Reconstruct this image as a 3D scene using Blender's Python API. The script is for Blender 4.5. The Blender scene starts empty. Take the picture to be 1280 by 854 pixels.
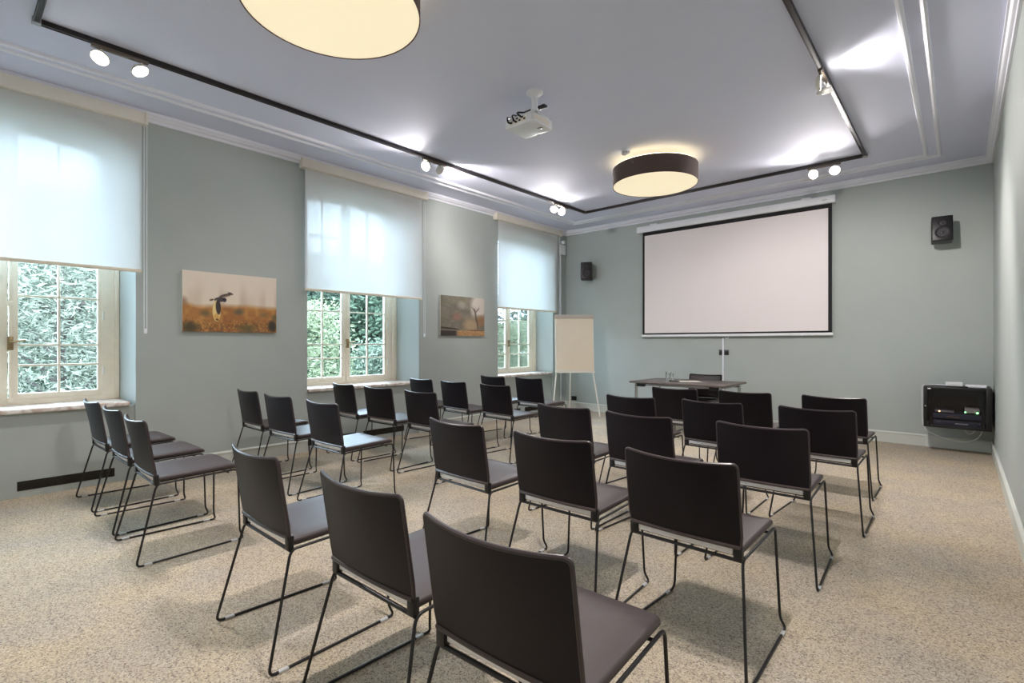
import bpy, bmesh, math, random
import numpy as np
from mathutils import Vector, Matrix, Euler

# ------------------------------------------------------------------ scene, camera, world, exposure
S = bpy.context.scene
COL = S.collection
random.seed(7)
RNG = np.random.default_rng(7)

CAM_H, CAM_YAW, F_PX = 1.2736, 41.64, 629.385
cam_d = bpy.data.cameras.new('camera')
cam_d.sensor_fit = 'HORIZONTAL'
cam_d.sensor_width = 36.0
cam_d.lens = F_PX / 1280.0 * 36.0
cam_d.shift_y = 2.4 / 1280.0
cam_d.clip_start = 0.02
cam = bpy.data.objects.new('camera', cam_d)
cam.location = (0, 0, CAM_H)
cam.rotation_euler = (math.radians(90), 0, math.radians(CAM_YAW))
COL.objects.link(cam)
S.camera = cam

S.view_settings.view_transform = 'Standard'
S.view_settings.look = 'None'
S.view_settings.gamma = 1.0
S.view_settings.use_curve_mapping = False
S.view_settings.exposure = 1.36
S.cycles.max_bounces = 10
S.cycles.diffuse_bounces = 6
S.cycles.glossy_bounces = 3
S.cycles.transmission_bounces = 8
S.cycles.transparent_max_bounces = 16
S.cycles.caustics_reflective = False
S.cycles.caustics_refractive = False
S.cycles.sample_clamp_indirect = 6.0
S.cycles.use_denoising = True

W = bpy.data.worlds.new('overcast_sky')
S.world = W
W.use_nodes = True
wn = W.node_tree
bgn = wn.nodes['Background']
SKY_COL, SKY_STR = (0.73, 0.95, 1.17), 9.2
bgn.inputs['Color'].default_value = (*SKY_COL, 1)
bgn.inputs['Strength'].default_value = SKY_STR

SPOT_W = 50.0          # each track light head
DRUM_BOTTOM, DRUM_TOP = 0.26, 0.18

# ------------------------------------------------------------------ helpers: materials
def srgb(r, g, b):
    f = lambda c: (c / 255 / 12.92) if c / 255 <= .04045 else ((c / 255 + .055) / 1.055) ** 2.4
    return (f(r), f(g), f(b))

def mat(name, col, rough=.6, metal=0.0, noise=0.0, nscale=30.0, bump=0.0, bscale=200.0, emit=None, estr=0.0, spec=.5, coat=0.0):
    m = bpy.data.materials.new(name)
    m.use_nodes = True
    nt = m.node_tree
    p = nt.nodes['Principled BSDF']
    p.inputs['Base Color'].default_value = (*col, 1)
    p.inputs['Roughness'].default_value = rough
    p.inputs['Metallic'].default_value = metal
    p.inputs['Specular IOR Level'].default_value = spec
    p.inputs['Coat Weight'].default_value = coat
    tc = None
    if noise or bump:
        tc = nt.nodes.new('ShaderNodeTexCoord')
    if noise:
        n = nt.nodes.new('ShaderNodeTexNoise')
        n.inputs['Scale'].default_value = nscale
        n.inputs['Detail'].default_value = 4
        nt.links.new(tc.outputs['Object'], n.inputs['Vector'])
        r = nt.nodes.new('ShaderNodeValToRGB')
        r.color_ramp.elements[0].position = .3
        r.color_ramp.elements[1].position = .7
        r.color_ramp.elements[0].color = (*[c * (1 - noise) for c in col], 1)
        r.color_ramp.elements[1].color = (*[min(1, c * (1 + noise)) for c in col], 1)
        nt.links.new(n.outputs['Fac'], r.inputs['Fac'])
        nt.links.new(r.outputs['Color'], p.inputs['Base Color'])
    if bump:
        n2 = nt.nodes.new('ShaderNodeTexNoise')
        n2.inputs['Scale'].default_value = bscale
        nt.links.new(tc.outputs['Object'], n2.inputs['Vector'])
        b = nt.nodes.new('ShaderNodeBump')
        b.inputs['Strength'].default_value = bump
        b.inputs['Distance'].default_value = .002
        nt.links.new(n2.outputs['Fac'], b.inputs['Height'])
        nt.links.new(b.outputs['Normal'], p.inputs['Normal'])
    if emit:
        p.inputs['Emission Color'].default_value = (*emit, 1)
        p.inputs['Emission Strength'].default_value = estr
    return m

M = {}
M['wall'] = mat('sage_wall_paint', srgb(175, 182, 179), .75, noise=.02, nscale=3, bump=.08, bscale=120)
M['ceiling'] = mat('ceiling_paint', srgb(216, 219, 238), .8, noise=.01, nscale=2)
M['trim'] = mat('white_trim_paint', srgb(232, 233, 242), .5, noise=.01, nscale=8)
M['frame'] = mat('cream_window_paint', srgb(238, 227, 208), .45, noise=.03, nscale=12)
M['cassette'] = mat('cream_plastic', srgb(228, 222, 210), .5, noise=.015, nscale=20)
M['chair_shell'] = mat('dark_brown_shell', srgb(16, 10, 18), .42, noise=.08, nscale=60, bump=.15, bscale=500, spec=.28)
M['chair_pad'] = mat('brown_leatherette', srgb(64, 54, 55), .45, noise=.05, nscale=300, bump=.25, bscale=700)
M['rod'] = mat('black_rod', srgb(22, 20, 22), .38, noise=.04, nscale=50)
M['glide'] = mat('clear_glide', srgb(190, 190, 190), .35, noise=.03, nscale=50)
M['black'] = mat('black_plastic', srgb(13, 12, 16), .4, noise=.05, nscale=50)
M['track'] = mat('black_track', srgb(38, 32, 34), .4, noise=.04, nscale=40)
M['blackmatte'] = mat('matte_black_fabric', srgb(26, 25, 27), .8, noise=.05, nscale=80)
M['white_plastic'] = mat('white_plastic', srgb(234, 235, 240), .4, noise=.015, nscale=30)
M['white_metal'] = mat('white_enamel', srgb(232, 228, 218), .35, noise=.015, nscale=30)
M['chrome'] = mat('brushed_chrome', (.6, .61, .63), .25, 1.0, noise=.05, nscale=80)
M['grey_metal'] = mat('grey_metal', srgb(150, 150, 152), .35, .8, noise=.05, nscale=60)
M['paper'] = mat('paper', srgb(238, 232, 222), .8, noise=.01, nscale=50)
M['cream_paper'] = mat('cream_flip_paper', srgb(236, 224, 203), .8, noise=.01, nscale=10)
M['table'] = mat('grey_brown_laminate', srgb(96, 86, 82), .4, noise=.05, nscale=25)
M['screen'] = mat('matte_screen', srgb(238, 230, 230), .85, noise=.004, nscale=4)
M['brass'] = mat('aged_brass', srgb(150, 130, 95), .35, .7, noise=.1, nscale=60)
M['orange_led'] = mat('orange_led', (.9, .4, .1), .4, emit=(1, .45, .12), estr=6)
M['green_led'] = mat('green_led', (.1, .7, .2), .4, emit=(.2, 1, .25), estr=5)
M['yellow_strip'] = mat('yellow_strip', srgb(150, 120, 50), .5, noise=.2, nscale=60)
M['lamp_bottom'] = mat('lit_lamp_diffuser', srgb(240, 228, 190), .6, emit=srgb(255, 240, 208), estr=DRUM_BOTTOM)
M['lamp_top'] = mat('lit_lamp_opening', srgb(240, 228, 190), .6, emit=srgb(255, 236, 190), estr=DRUM_TOP)
M['lamp_ring'] = mat('lit_lamp_ring', srgb(245, 238, 215), .6, emit=srgb(255, 238, 196), estr=2.2)
M['shade'] = mat('taupe_shade_fabric', srgb(92, 76, 72), .85, noise=.06, nscale=150)
M['lens'] = mat('lit_spot_lens', (1, 1, 1), .5, emit=(1, .95, .86), estr=14)
M['dark_slot'] = mat('dark_grille', srgb(30, 24, 18), .7, noise=.1, nscale=60)
M['bark'] = mat('bark', srgb(52, 44, 40), .9, noise=.25, nscale=12)
M['lawn'] = mat('lawn_ground', srgb(64, 76, 58), .9, noise=.3, nscale=3)

def carpet_mat():
    m = bpy.data.materials.new('speckled_loop_carpet')
    m.use_nodes = True
    nt = m.node_tree
    p = nt.nodes['Principled BSDF']
    tc = nt.nodes.new('ShaderNodeTexCoord')
    p.inputs['Roughness'].default_value = .95
    p.inputs['Specular IOR Level'].default_value = .1
    v = nt.nodes.new('ShaderNodeTexVoronoi')
    v.inputs['Scale'].default_value = 190
    nt.links.new(tc.outputs['Object'], v.inputs['Vector'])
    sp = nt.nodes.new('ShaderNodeSeparateColor')
    nt.links.new(v.outputs['Color'], sp.inputs['Color'])
    r = nt.nodes.new('ShaderNodeValToRGB')
    r.color_ramp.interpolation = 'LINEAR'
    els = r.color_ramp.elements
    els[0].position = 0.0; els[0].color = (*srgb(126, 116, 108), 1)
    els[1].position = 1.0; els[1].color = (*srgb(208, 198, 184), 1)
    for pos, c in ((.14, (150, 138, 126)), (.3, (180, 167, 150)), (.62, (190, 177, 158)), (.8, (200, 185, 162))):
        e = els.new(pos); e.color = (*srgb(*c), 1)
    nt.links.new(sp.outputs['Red'], r.inputs['Fac'])
    n = nt.nodes.new('ShaderNodeTexNoise')
    n.inputs['Scale'].default_value = 2.2
    n.inputs['Detail'].default_value = 5
    nt.links.new(tc.outputs['Object'], n.inputs['Vector'])
    r2 = nt.nodes.new('ShaderNodeValToRGB')  # broad bluish and yellowish patches: daylight and warm lamplight painted into the carpet
    r2.color_ramp.elements[0].position = .35; r2.color_ramp.elements[0].color = (.87, .885, .92, 1)
    r2.color_ramp.elements[1].position = .65; r2.color_ramp.elements[1].color = (1.0, .975, .90, 1)
    nt.links.new(n.outputs['Fac'], r2.inputs['Fac'])
    mx = nt.nodes.new('ShaderNodeMix')
    mx.data_type = 'RGBA'; mx.blend_type = 'MULTIPLY'
    mx.inputs['Factor'].default_value = 1.0
    nt.links.new(r.outputs['Color'], mx.inputs['A'])
    nt.links.new(r2.outputs['Color'], mx.inputs['B'])
    nt.links.new(mx.outputs['Result'], p.inputs['Base Color'])
    b = nt.nodes.new('ShaderNodeBump')
    b.inputs['Strength'].default_value = .5
    b.inputs['Distance'].default_value = .004
    nt.links.new(v.outputs['Distance'], b.inputs['Height'])
    nt.links.new(b.outputs['Normal'], p.inputs['Normal'])
    return m
M['carpet'] = carpet_mat()

def marble_mat():
    m = mat('pinkish_marble', srgb(222, 208, 200), .25)
    nt = m.node_tree
    p = nt.nodes['Principled BSDF']
    tc = nt.nodes.new('ShaderNodeTexCoord')
    n = nt.nodes.new('ShaderNodeTexNoise')
    n.inputs['Scale'].default_value = 7; n.inputs['Detail'].default_value = 8; n.inputs['Distortion'].default_value = 1.5
    r = nt.nodes.new('ShaderNodeValToRGB')
    r.color_ramp.elements[0].position = .38; r.color_ramp.elements[0].color = (*srgb(200, 178, 166), 1)
    r.color_ramp.elements[1].position = .6; r.color_ramp.elements[1].color = (*srgb(240, 235, 230), 1)
    nt.links.new(tc.outputs['Object'], n.inputs['Vector'])
    nt.links.new(n.outputs['Fac'], r.inputs['Fac'])
    nt.links.new(r.outputs['Color'], p.inputs['Base Color'])
    return m
M['marble'] = marble_mat()

def blind_mat():
    m = bpy.data.materials.new('white_screen_fabric')
    m.use_nodes = True
    nt = m.node_tree
    nt.nodes.clear()
    out = nt.nodes.new('ShaderNodeOutputMaterial')
    d = nt.nodes.new('ShaderNodeBsdfDiffuse'); d.inputs['Color'].default_value = (.80, .80, .80, 1)
    t = nt.nodes.new('ShaderNodeBsdfTranslucent'); t.inputs['Color'].default_value = (.78, .80, .80, 1)
    tr = nt.nodes.new('ShaderNodeBsdfTransparent'); tr.inputs['Color'].default_value = (1, 1, 1, 1)
    a = nt.nodes.new('ShaderNodeMixShader'); a.inputs[0].default_value = .42
    b = nt.nodes.new('ShaderNodeMixShader'); b.inputs[0].default_value = .013
    tc = nt.nodes.new('ShaderNodeTexCoord')
    wv = nt.nodes.new('ShaderNodeTexNoise'); wv.inputs['Scale'].default_value = 9
    nt.links.new(tc.outputs['Object'], wv.inputs['Vector'])
    mr = nt.nodes.new('ShaderNodeMapRange')
    mr.inputs['To Min'].default_value = .29; mr.inputs['To Max'].default_value = .31
    nt.links.new(wv.outputs['Fac'], mr.inputs['Value'])
    nt.links.new(mr.outputs['Result'], a.inputs[0])
    nt.links.new(d.outputs[0], a.inputs[1]); nt.links.new(t.outputs[0], a.inputs[2])
    nt.links.new(a.outputs[0], b.inputs[1]); nt.links.new(tr.outputs[0], b.inputs[2])
    nt.links.new(b.outputs[0], out.inputs['Surface'])
    return m
M['blind'] = blind_mat()

def pane_mat(name='window_glass', tint=(.97, .99, .985), gloss=.06):
    m = bpy.data.materials.new(name)
    m.use_nodes = True
    nt = m.node_tree
    nt.nodes.clear()
    out = nt.nodes.new('ShaderNodeOutputMaterial')
    tr = nt.nodes.new('ShaderNodeBsdfTransparent'); tr.inputs['Color'].default_value = (*tint, 1)
    g = nt.nodes.new('ShaderNodeBsdfGlossy'); g.inputs['Roughness'].default_value = .02
    fr = nt.nodes.new('ShaderNodeFresnel'); fr.inputs['IOR'].default_value = 1.45
    mth = nt.nodes.new('ShaderNodeMath'); mth.operation = 'MULTIPLY'; mth.inputs[1].default_value = gloss / .04
    nt.links.new(fr.outputs[0], mth.inputs[0])
    mx = nt.nodes.new('ShaderNodeMixShader')
    nt.links.new(mth.outputs[0], mx.inputs[0])
    nt.links.new(tr.outputs[0], mx.inputs[1]); nt.links.new(g.outputs[0], mx.inputs[2])
    nt.links.new(mx.outputs[0], out.inputs['Surface'])
    return m
M['glass'] = pane_mat('window_glass', gloss=.03)
M['dark_glass'] = pane_mat('smoked_cabinet_glass', (.86, .86, .9), gloss=.02)
def clear_glass_mat(name, f):
    m = bpy.data.materials.new(name)
    m.use_nodes = True
    nt = m.node_tree
    nt.nodes.clear()
    out = nt.nodes.new('ShaderNodeOutputMaterial')
    tr = nt.nodes.new('ShaderNodeBsdfTransparent')
    g = nt.nodes.new('ShaderNodeBsdfGlossy'); g.inputs['Roughness'].default_value = .12
    lw = nt.nodes.new('ShaderNodeLayerWeight'); lw.inputs['Blend'].default_value = f
    mx = nt.nodes.new('ShaderNodeMixShader')
    nt.links.new(lw.outputs['Facing'], mx.inputs[0])
    nt.links.new(tr.outputs[0], mx.inputs[1]); nt.links.new(g.outputs[0], mx.inputs[2])
    nt.links.new(mx.outputs[0], out.inputs['Surface'])
    return m
M['tumbler'] = clear_glass_mat('tumbler_glass', .55)

def leaf_mat(name, c1, c2):
    m = bpy.data.materials.new(name)
    m.use_nodes = True
    nt = m.node_tree
    nt.nodes.clear()
    out = nt.nodes.new('ShaderNodeOutputMaterial')
    g = nt.nodes.new('ShaderNodeNewGeometry')
    r = nt.nodes.new('ShaderNodeValToRGB')
    r.color_ramp.elements[0].color = (*c1, 1); r.color_ramp.elements[1].color = (*c2, 1)
    nt.links.new(g.outputs['Random Per Island'], r.inputs['Fac'])
    d = nt.nodes.new('ShaderNodeBsdfDiffuse'); t = nt.nodes.new('ShaderNodeBsdfTranslucent')
    nt.links.new(r.outputs['Color'], d.inputs['Color']); nt.links.new(r.outputs['Color'], t.inputs['Color'])
    mx = nt.nodes.new('ShaderNodeMixShader'); mx.inputs[0].default_value = .4
    nt.links.new(d.outputs[0], mx.inputs[1]); nt.links.new(t.outputs[0], mx.inputs[2])
    nt.links.new(mx.outputs[0], out.inputs['Surface'])
    return m

def vcol_mat(name, rough=.6):
    m = bpy.data.materials.new(name)
    m.use_nodes = True
    nt = m.node_tree
    p = nt.nodes['Principled BSDF']
    p.inputs['Roughness'].default_value = rough
    a = nt.nodes.new('ShaderNodeAttribute'); a.attribute_name = 'print'
    nt.links.new(a.outputs['Color'], p.inputs['Base Color'])
    return m

# ------------------------------------------------------------------ helpers: geometry (all add to a bmesh)
def BM():
    return bmesh.new()

def box(bm, x0, x1, y0, y1, z0, z1, bev=0.0, seg=2, mtx=None):
    t = bmesh.new()
    bmesh.ops.create_cube(t, size=1.0)
    for v in t.verts:
        v.co = Vector(((x0 + x1) / 2 + v.co.x * (x1 - x0), (y0 + y1) / 2 + v.co.y * (y1 - y0), (z0 + z1) / 2 + v.co.z * (z1 - z0)))
    if bev:
        bmesh.ops.bevel(t, geom=t.edges[:], offset=min(bev, .49 * min(abs(x1 - x0), abs(y1 - y0), abs(z1 - z0))), segments=seg, profile=.5, affect='EDGES')
    if mtx is not None:
        bmesh.ops.transform(t, matrix=mtx, verts=t.verts[:])
    merge(bm, t)

def merge(bm, t):
    me = bpy.data.meshes.new('tmp')
    t.to_mesh(me); t.free()
    bm.from_mesh(me)
    bpy.data.meshes.remove(me)

def prism(bm, pts, axis, a, b):
    """extrude a closed polygon (2-D pts) along an axis from a to b"""
    def P(p, t):
        return {'x': (t, p[0], p[1]), 'y': (p[0], t, p[1]), 'z': (p[0], p[1], t)}[axis]
    lo = [bm.verts.new(P(p, a)) for p in pts]
    hi = [bm.verts.new(P(p, b)) for p in pts]
    n = len(pts)
    for i in range(n):
        bm.faces.new((lo[i], lo[(i + 1) % n], hi[(i + 1) % n], hi[i]))
    bm.faces.new(lo[::-1]); bm.faces.new(hi)

def cyl(bm, c, axis, r, l, seg=24, r2=None):
    """cylinder starting at c, running l along axis vector"""
    ax = Vector(axis).normalized()
    q = ax.to_track_quat('Z', 'Y').to_matrix().to_4x4()
    t = bmesh.new()
    bmesh.ops.create_cone(t, cap_ends=True, segments=seg, radius1=r, radius2=r if r2 is None else r2, depth=l)
    bmesh.ops.transform(t, matrix=Matrix.Translation(Vector(c) + ax * l / 2) @ q, verts=t.verts[:])
    merge(bm, t)

def lathe(bm, prof, seg=32, c=(0, 0, 0), closed=False):
    """revolve (r,z) profile about z"""
    rings = []
    for r, z in prof:
        rings.append([bm.verts.new((c[0] + r * math.cos(2 * math.pi * i / seg), c[1] + r * math.sin(2 * math.pi * i / seg), c[2] + z)) for i in range(seg)])
    n = len(rings)
    for k in range(n if closed else n - 1):
        A, B = rings[k], rings[(k + 1) % n]
        for i in range(seg):
            bm.faces.new((A[i], A[(i + 1) % seg], B[(i + 1) % seg], B[i]))
    if not closed:
        if prof[0][0] > 1e-6: bm.faces.new(rings[0][::-1])
        if prof[-1][0] > 1e-6: bm.faces.new(rings[-1])

def fillet(pts, rad, closed=False, n=5):
    pts = [Vector(p) for p in pts]
    out = []
    N = len(pts)
    for i, p in enumerate(pts):
        if not closed and i in (0, N - 1):
            out.append(p); continue
        a, b = pts[(i - 1) % N], pts[(i + 1) % N]
        u, w = (a - p), (b - p)
        d = min(rad, u.length * .45, w.length * .45)
        u.normalize(); w.normalize()
        p0, p1 = p + u * d, p + w * d
        for k in range(n + 1):
            t = k / n
            out.append(p0 * (1 - t) ** 2 + p * 2 * t * (1 - t) + p1 * t * t)
    return out

def tube(bm, pts, r, seg=8, closed=False):
    pts = [Vector(p) for p in pts]
    N = len(pts)
    tang = []
    for i in range(N):
        if closed: t = pts[(i + 1) % N] - pts[i - 1]
        else: t = pts[min(i + 1, N - 1)] - pts[max(i - 1, 0)]
        tang.append(t.normalized())
    up = Vector((0, 0, 1)) if abs(tang[0].z) < .9 else Vector((1, 0, 0))
    nrm = tang[0].cross(up).normalized()
    rings = []
    for i in range(N):
        t = tang[i]
        nrm = (nrm - t * nrm.dot(t)).normalized()
        b = t.cross(nrm)
        rings.append([bm.verts.new(pts[i] + (nrm * math.cos(2 * math.pi * k / seg) + b * math.sin(2 * math.pi * k / seg)) * r) for k in range(seg)])
    for i in range(N if closed else N - 1):
        A, B = rings[i], rings[(i + 1) % N]
        off = 0
        if closed and i == N - 1:
            off = min(range(seg), key=lambda o: sum((A[k].co - B[(k + o) % seg].co).length for k in range(seg)))
        for k in range(seg):
            bm.faces.new((A[k], A[(k + 1) % seg], B[(k + 1 + off) % seg], B[(k + off) % seg]))
    if not closed:
        bm.faces.new(rings[0][::-1]); bm.faces.new(rings[-1])

def obj(name, bm, m, parent=None, smooth=35, loc=None):
    bmesh.ops.recalc_face_normals(bm, faces=bm.faces[:])
    me = bpy.data.meshes.new(name)
    bm.to_mesh(me); bm.free()
    me.materials.append(m)
    if smooth:
        me.shade_smooth()
        me.set_sharp_from_angle(angle=math.radians(smooth))
    o = bpy.data.objects.new(name, me)
    COL.objects.link(o)
    if parent: o.parent = parent
    if loc: o.location = loc
    return o

def tag(o, label, cat, group=None, kind=None):
    o['label'] = label; o['category'] = cat
    if group: o['group'] = group
    if kind: o['kind'] = kind
    return o

def thing(name, label, cat, loc=(0, 0, 0), rz=0.0, group=None, kind=None):
    o = bpy.data.objects.new(name, None)
    o.empty_display_size = .05
    COL.objects.link(o)
    o.location = loc
    o.rotation_euler = (0, 0, rz)
    return tag(o, label, cat, group, kind)

def struct(name, bm, m, label, cat, smooth=35):
    return tag(obj(name, bm, m, None, smooth), label, cat, kind='structure')

# ------------------------------------------------------------------ room shell
XL, XR, YB, YF, ZC = -5.765, .2915, 8.08, -.65, 3.46
XO = XL - .46            # outer face of the window wall
XW = XL - .40            # plane of the window frames
WIN = [dict(c=.36, o=(-.47, 1.182), f=(-.44, 1.132)),
       dict(c=3.58, o=(2.84, 4.485), f=(2.80, 4.38)),
       dict(c=6.83, o=(6.13, 7.649), f=(6.05, 7.63))]

def arch(y, c):
    return 3.215 - .075 * ((y - c) / .8) ** 2

bm = BM()
box(bm, XO, XR + .2, YF - .2, YB + .2, -.12, 0)
struct('floor', bm, M['carpet'], 'beige speckled loop carpet covering the whole room', 'floor', 0)
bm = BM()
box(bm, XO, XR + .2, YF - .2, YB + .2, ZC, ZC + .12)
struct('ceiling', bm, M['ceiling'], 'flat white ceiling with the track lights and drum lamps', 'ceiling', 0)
bm = BM(); box(bm, XO, XR + .2, YB, YB + .2, 0, ZC)
struct('wall_back', bm, M['wall'], 'sage grey wall behind the projection screen', 'wall', 0)
bm = BM(); box(bm, XR, XR + .2, YF, YB, 0, ZC)
struct('wall_right', bm, M['wall'], 'plain sage grey wall opposite the windows', 'wall', 0)
bm = BM(); box(bm, XO, XR + .2, YF - .2, YF, 0, ZC)
struct('wall_front', bm, M['wall'], 'plain sage grey wall facing the projection screen', 'wall', 0)

bm = BM()
edges = [YF] + [y for w in WIN for y in w['o']] + [YB]
fe = [YF] + [y for w in WIN for y in w['f']] + [YB]
for k in range(4):
    ya, yb, fa, fb = edges[2 * k], edges[2 * k + 1], fe[2 * k], fe[2 * k + 1]
    prism(bm, [(XL, ya), (XL, yb), (XW, fb), (XO, fb), (XO, fa), (XW, fa)], 'z', 0, ZC)
for w in WIN:
    (ya, yb), c = w['o'], w['c']
    ys = [ya - .0 + (yb - ya) * i / 14 for i in range(15)]
    prism(bm, [(ya, ZC), (yb, ZC)] + [(y, arch(y, c)) for y in ys[::-1]], 'x', XO, XL)
    box(bm, XO, XL - .03, ya - .06, yb + .06, 0, .695)
struct('wall_left', bm, M['wall'], 'sage grey wall with three deep arched window recesses', 'wall', 20)

# cornice, baseboards, ceiling mouldings
def rect_frame_profile(bm, x0, x1, y0, y1, prof):
    """sweep a profile of (inset, z) round a rectangle (mitred)"""
    rings = []
    for ins, z in prof:
        rings.append([bm.verts.new(p) for p in ((x0 + ins, y0 + ins, z), (x1 - ins, y0 + ins, z), (x1 - ins, y1 - ins, z), (x0 + ins, y1 - ins, z))])
    n = len(rings)
    for k in range(n):
        A, B = rings[k], rings[(k + 1) % n]
        for i in range(4):
            bm.faces.new((A[i], A[(i + 1) % 4], B[(i + 1) % 4], B[i]))

bm = BM()
rect_frame_profile(bm, XL, XR, YF, YB, [(0, 3.3735), (.018, 3.3735), (.022, 3.385), (.022, 3.397), (.034, 3.402), (.046, 3.415), (.052, 3.428), (.064, 3.430), (.064, 3.4605), (0, 3.4605)])
struct('trim_1', bm, M['trim'], 'white stepped cornice running round the top of the walls', 'cornice')
bm = BM()
rect_frame_profile(bm, -5.315, -.155, -.23, 7.675, [(0, 3.4605), (.004, 3.443), (.018, 3.437), (.034, 3.446), (.04, 3.4605)])
struct('trim_2', bm, M['trim'], 'outer white moulding band round the ceiling', 'ceiling moulding')
bm = BM()
rect_frame_profile(bm, -5.20, -.27, -.115, 7.56, [(0, 3.4605), (.004, 3.445), (.02, 3.434), (.036, 3.440), (.044, 3.4605)])
struct('trim_3', bm, M['trim'], 'inner white moulding band round the ceiling', 'ceiling moulding')

BP = [(0, 0), (.016, 0), (.016, .118), (.021, .122), (.021, .132), (.008, .145), (0, .145)]
def base_run(bm, p0, p1, nrm):
    p0, p1, nrm = Vector((*p0, 0)), Vector((*p1, 0)), Vector((*nrm, 0))
    A = [bm.verts.new(p0 + nrm * d + Vector((0, 0, z))) for d, z in BP]
    B = [bm.verts.new(p1 + nrm * d + Vector((0, 0, z))) for d, z in BP]
    n = len(BP)
    for i in range(n):
        bm.faces.new((A[i], A[(i + 1) % n], B[(i + 1) % n], B[i]))
    bm.faces.new(A[::-1]); bm.faces.new(B)
M['base'] = mat('painted_baseboard', srgb(204, 207, 200), .5, noise=.01, nscale=8)
bm = BM(); base_run(bm, (XL, YB), (XR, YB), (0, -1))
struct('baseboard_back', bm, M['base'], 'pale baseboard along the wall behind the screen', 'baseboard')
bm = BM(); base_run(bm, (XR, YF), (XR, YB), (-1, 0))
struct('baseboard_right', bm, M['base'], 'pale baseboard along the wall opposite the windows', 'baseboard')
bm = BM(); base_run(bm, (XL, YF), (XR, YF), (0, 1))
struct('baseboard_front', bm, M['base'], 'pale baseboard along the wall facing the screen', 'baseboard')
bm = BM()
for k in range(4):
    base_run(bm, (XL, edges[2 * k]), (XL, edges[2 * k + 1]), (1, 0))
struct('baseboard_left', bm, M['base'], 'pale baseboard on the wall piers between the windows', 'baseboard')

# ------------------------------------------------------------------ windows
def make_window(n, w):
    c, (f0, f1), (o0, o1) = w['c'], w['f'], w['o']
    root = thing('window_%d' % n, ['cream casement window beside the three side-on chairs', 'middle cream casement window between the two pictures', 'cream casement window behind the white flip chart'][n - 1], 'window', (XW, c, .735), kind='structure')
    L = lambda y: y - c
    Z = lambda z: z - .735
    # fixed frame
    bm = BM()
    for s, e in ((-1, f0), (1, f1)):
        a, b = sorted((L(e), s * .638))
        box(bm, -.055, .0, a, b, 0, Z(3.16), .004)
        a2, b2 = sorted((L(e) - s * .001, s * .735))
        box(bm, -.01, .018, a2, b2, .002, Z(3.15), .004)
    box(bm, -.0555, .003, L(f0), L(f1), -.01, .045, .004)
    ys = [f0 + (f1 - f0) * i / 14 for i in range(15)]
    prism(bm, [(L(y), Z(arch(y, c)) + .03) for y in ys] + [(L(y), Z(arch(y, c)) - .045) for y in ys[::-1]], 'x', -.0552, .0022)
    obj('frame', bm, M['frame'], root)
    # two sashes
    for s in (-1, 1):
        bm = BM()
        sx = lambda a, b: (min(s * a, s * b), max(s * a, s * b))
        box(bm, -.05, -.008, *sx(.004, .0625), .045, Z(3.16), .005)
        box(bm, -.05, -.008, *sx(.6075, .640), .045, Z(3.12), .005)
        box(bm, -.0505, -.0065, *sx(.004, .640), .044, .097, .005)
        yy = [s * (.004 + .636 * i / 8) for i in range(9)]
        prism(bm, [(y, Z(arch(y + c, c)) - .03) for y in yy] + [(y, Z(arch(y + c, c)) - .085) for y in yy[::-1]], 'x', -.0508, -.0068)
        box(bm, -.042, -.012, *sx(.3225, .3405), .09, Z(3.14), .004)
        for z in (1.078, 1.26, 1.695, 2.18, 2.665):
            box(bm, -.040, -.014, *sx(.06, .61), Z(z) - .009, Z(z) + .009, .004)
        sash = obj('sash', bm, M['frame'], root)
        bm = BM()
        yy = [s * (.055 + .56 * i / 8) for i in range(9)]
        prism(bm, [(y, Z(arch(y + c, c)) - .08) for y in yy] + [(y, .09) for y in yy[::-1]], 'x', -.030, -.026)
        obj('pane', bm, M['glass'], sash)
        for z in (.98, 1.50, 2.45):
            bm = BM(); cyl(bm, (.012, s * .648, Z(z)), (0, 0, 1), .009, .075, 12)
            obj('hinge', bm, M['white_metal'], sash)
    # espagnolette rod and handle
    bm = BM()
    cyl(bm, (.008, .012, .02), (0, 0, 1), .008, 2.3, 10)
    for z in (.02, .5, .86, 1.4, 2.2):
        box(bm, -.008, .018, -.006, .03, z, z + .05, .004)
    esp = obj('espagnolette', bm, M['frame'], root)
    bm = BM()
    box(bm, -.006, .02, -.006, .032, .48, .60, .005)
    tube(bm, fillet([(.012, .012, .545), (.05, .012, .548), (.058, .03, .55), (.056, .105, .568)], .012), .008, 8)
    obj('handle', bm, M['brass'], esp)
    # marble sill
    bm = BM()
    box(bm, -.02, .42, L(o0) + .012, L(o1) - .045, -.04, .0, .012, 3)
    obj('sill', bm, M['marble'], root)
    return root
for i, w in enumerate(WIN):
    make_window(i + 1, w)

# radiator grilles low in the panels under the windows
for i, (c, lab) in enumerate(((.36, 'window beside the side-on chairs'), (3.58, 'middle window'), (6.83, 'window by the flip chart'))):
    root = thing('radiator_grille', 'pair of dark low vent slots under the ' + lab, 'vent', (XL - .03, c - .03, .055), group='vent slots under the windows')
    for s in (-1, 1):
        a, b = sorted((s * .06, s * .70))
        bm = BM(); box(bm, -.02, .003, a, b, .0, .078, .002)
        ob = obj('slot', bm, M['dark_slot'], root)
        bm = BM()
        for k in range(4):
            box(bm, .001, .005, a, b, .012 + k * .018, .015 + k * .018, .0005)
        obj('louvre', bm, M['dark_slot'], ob)

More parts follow.
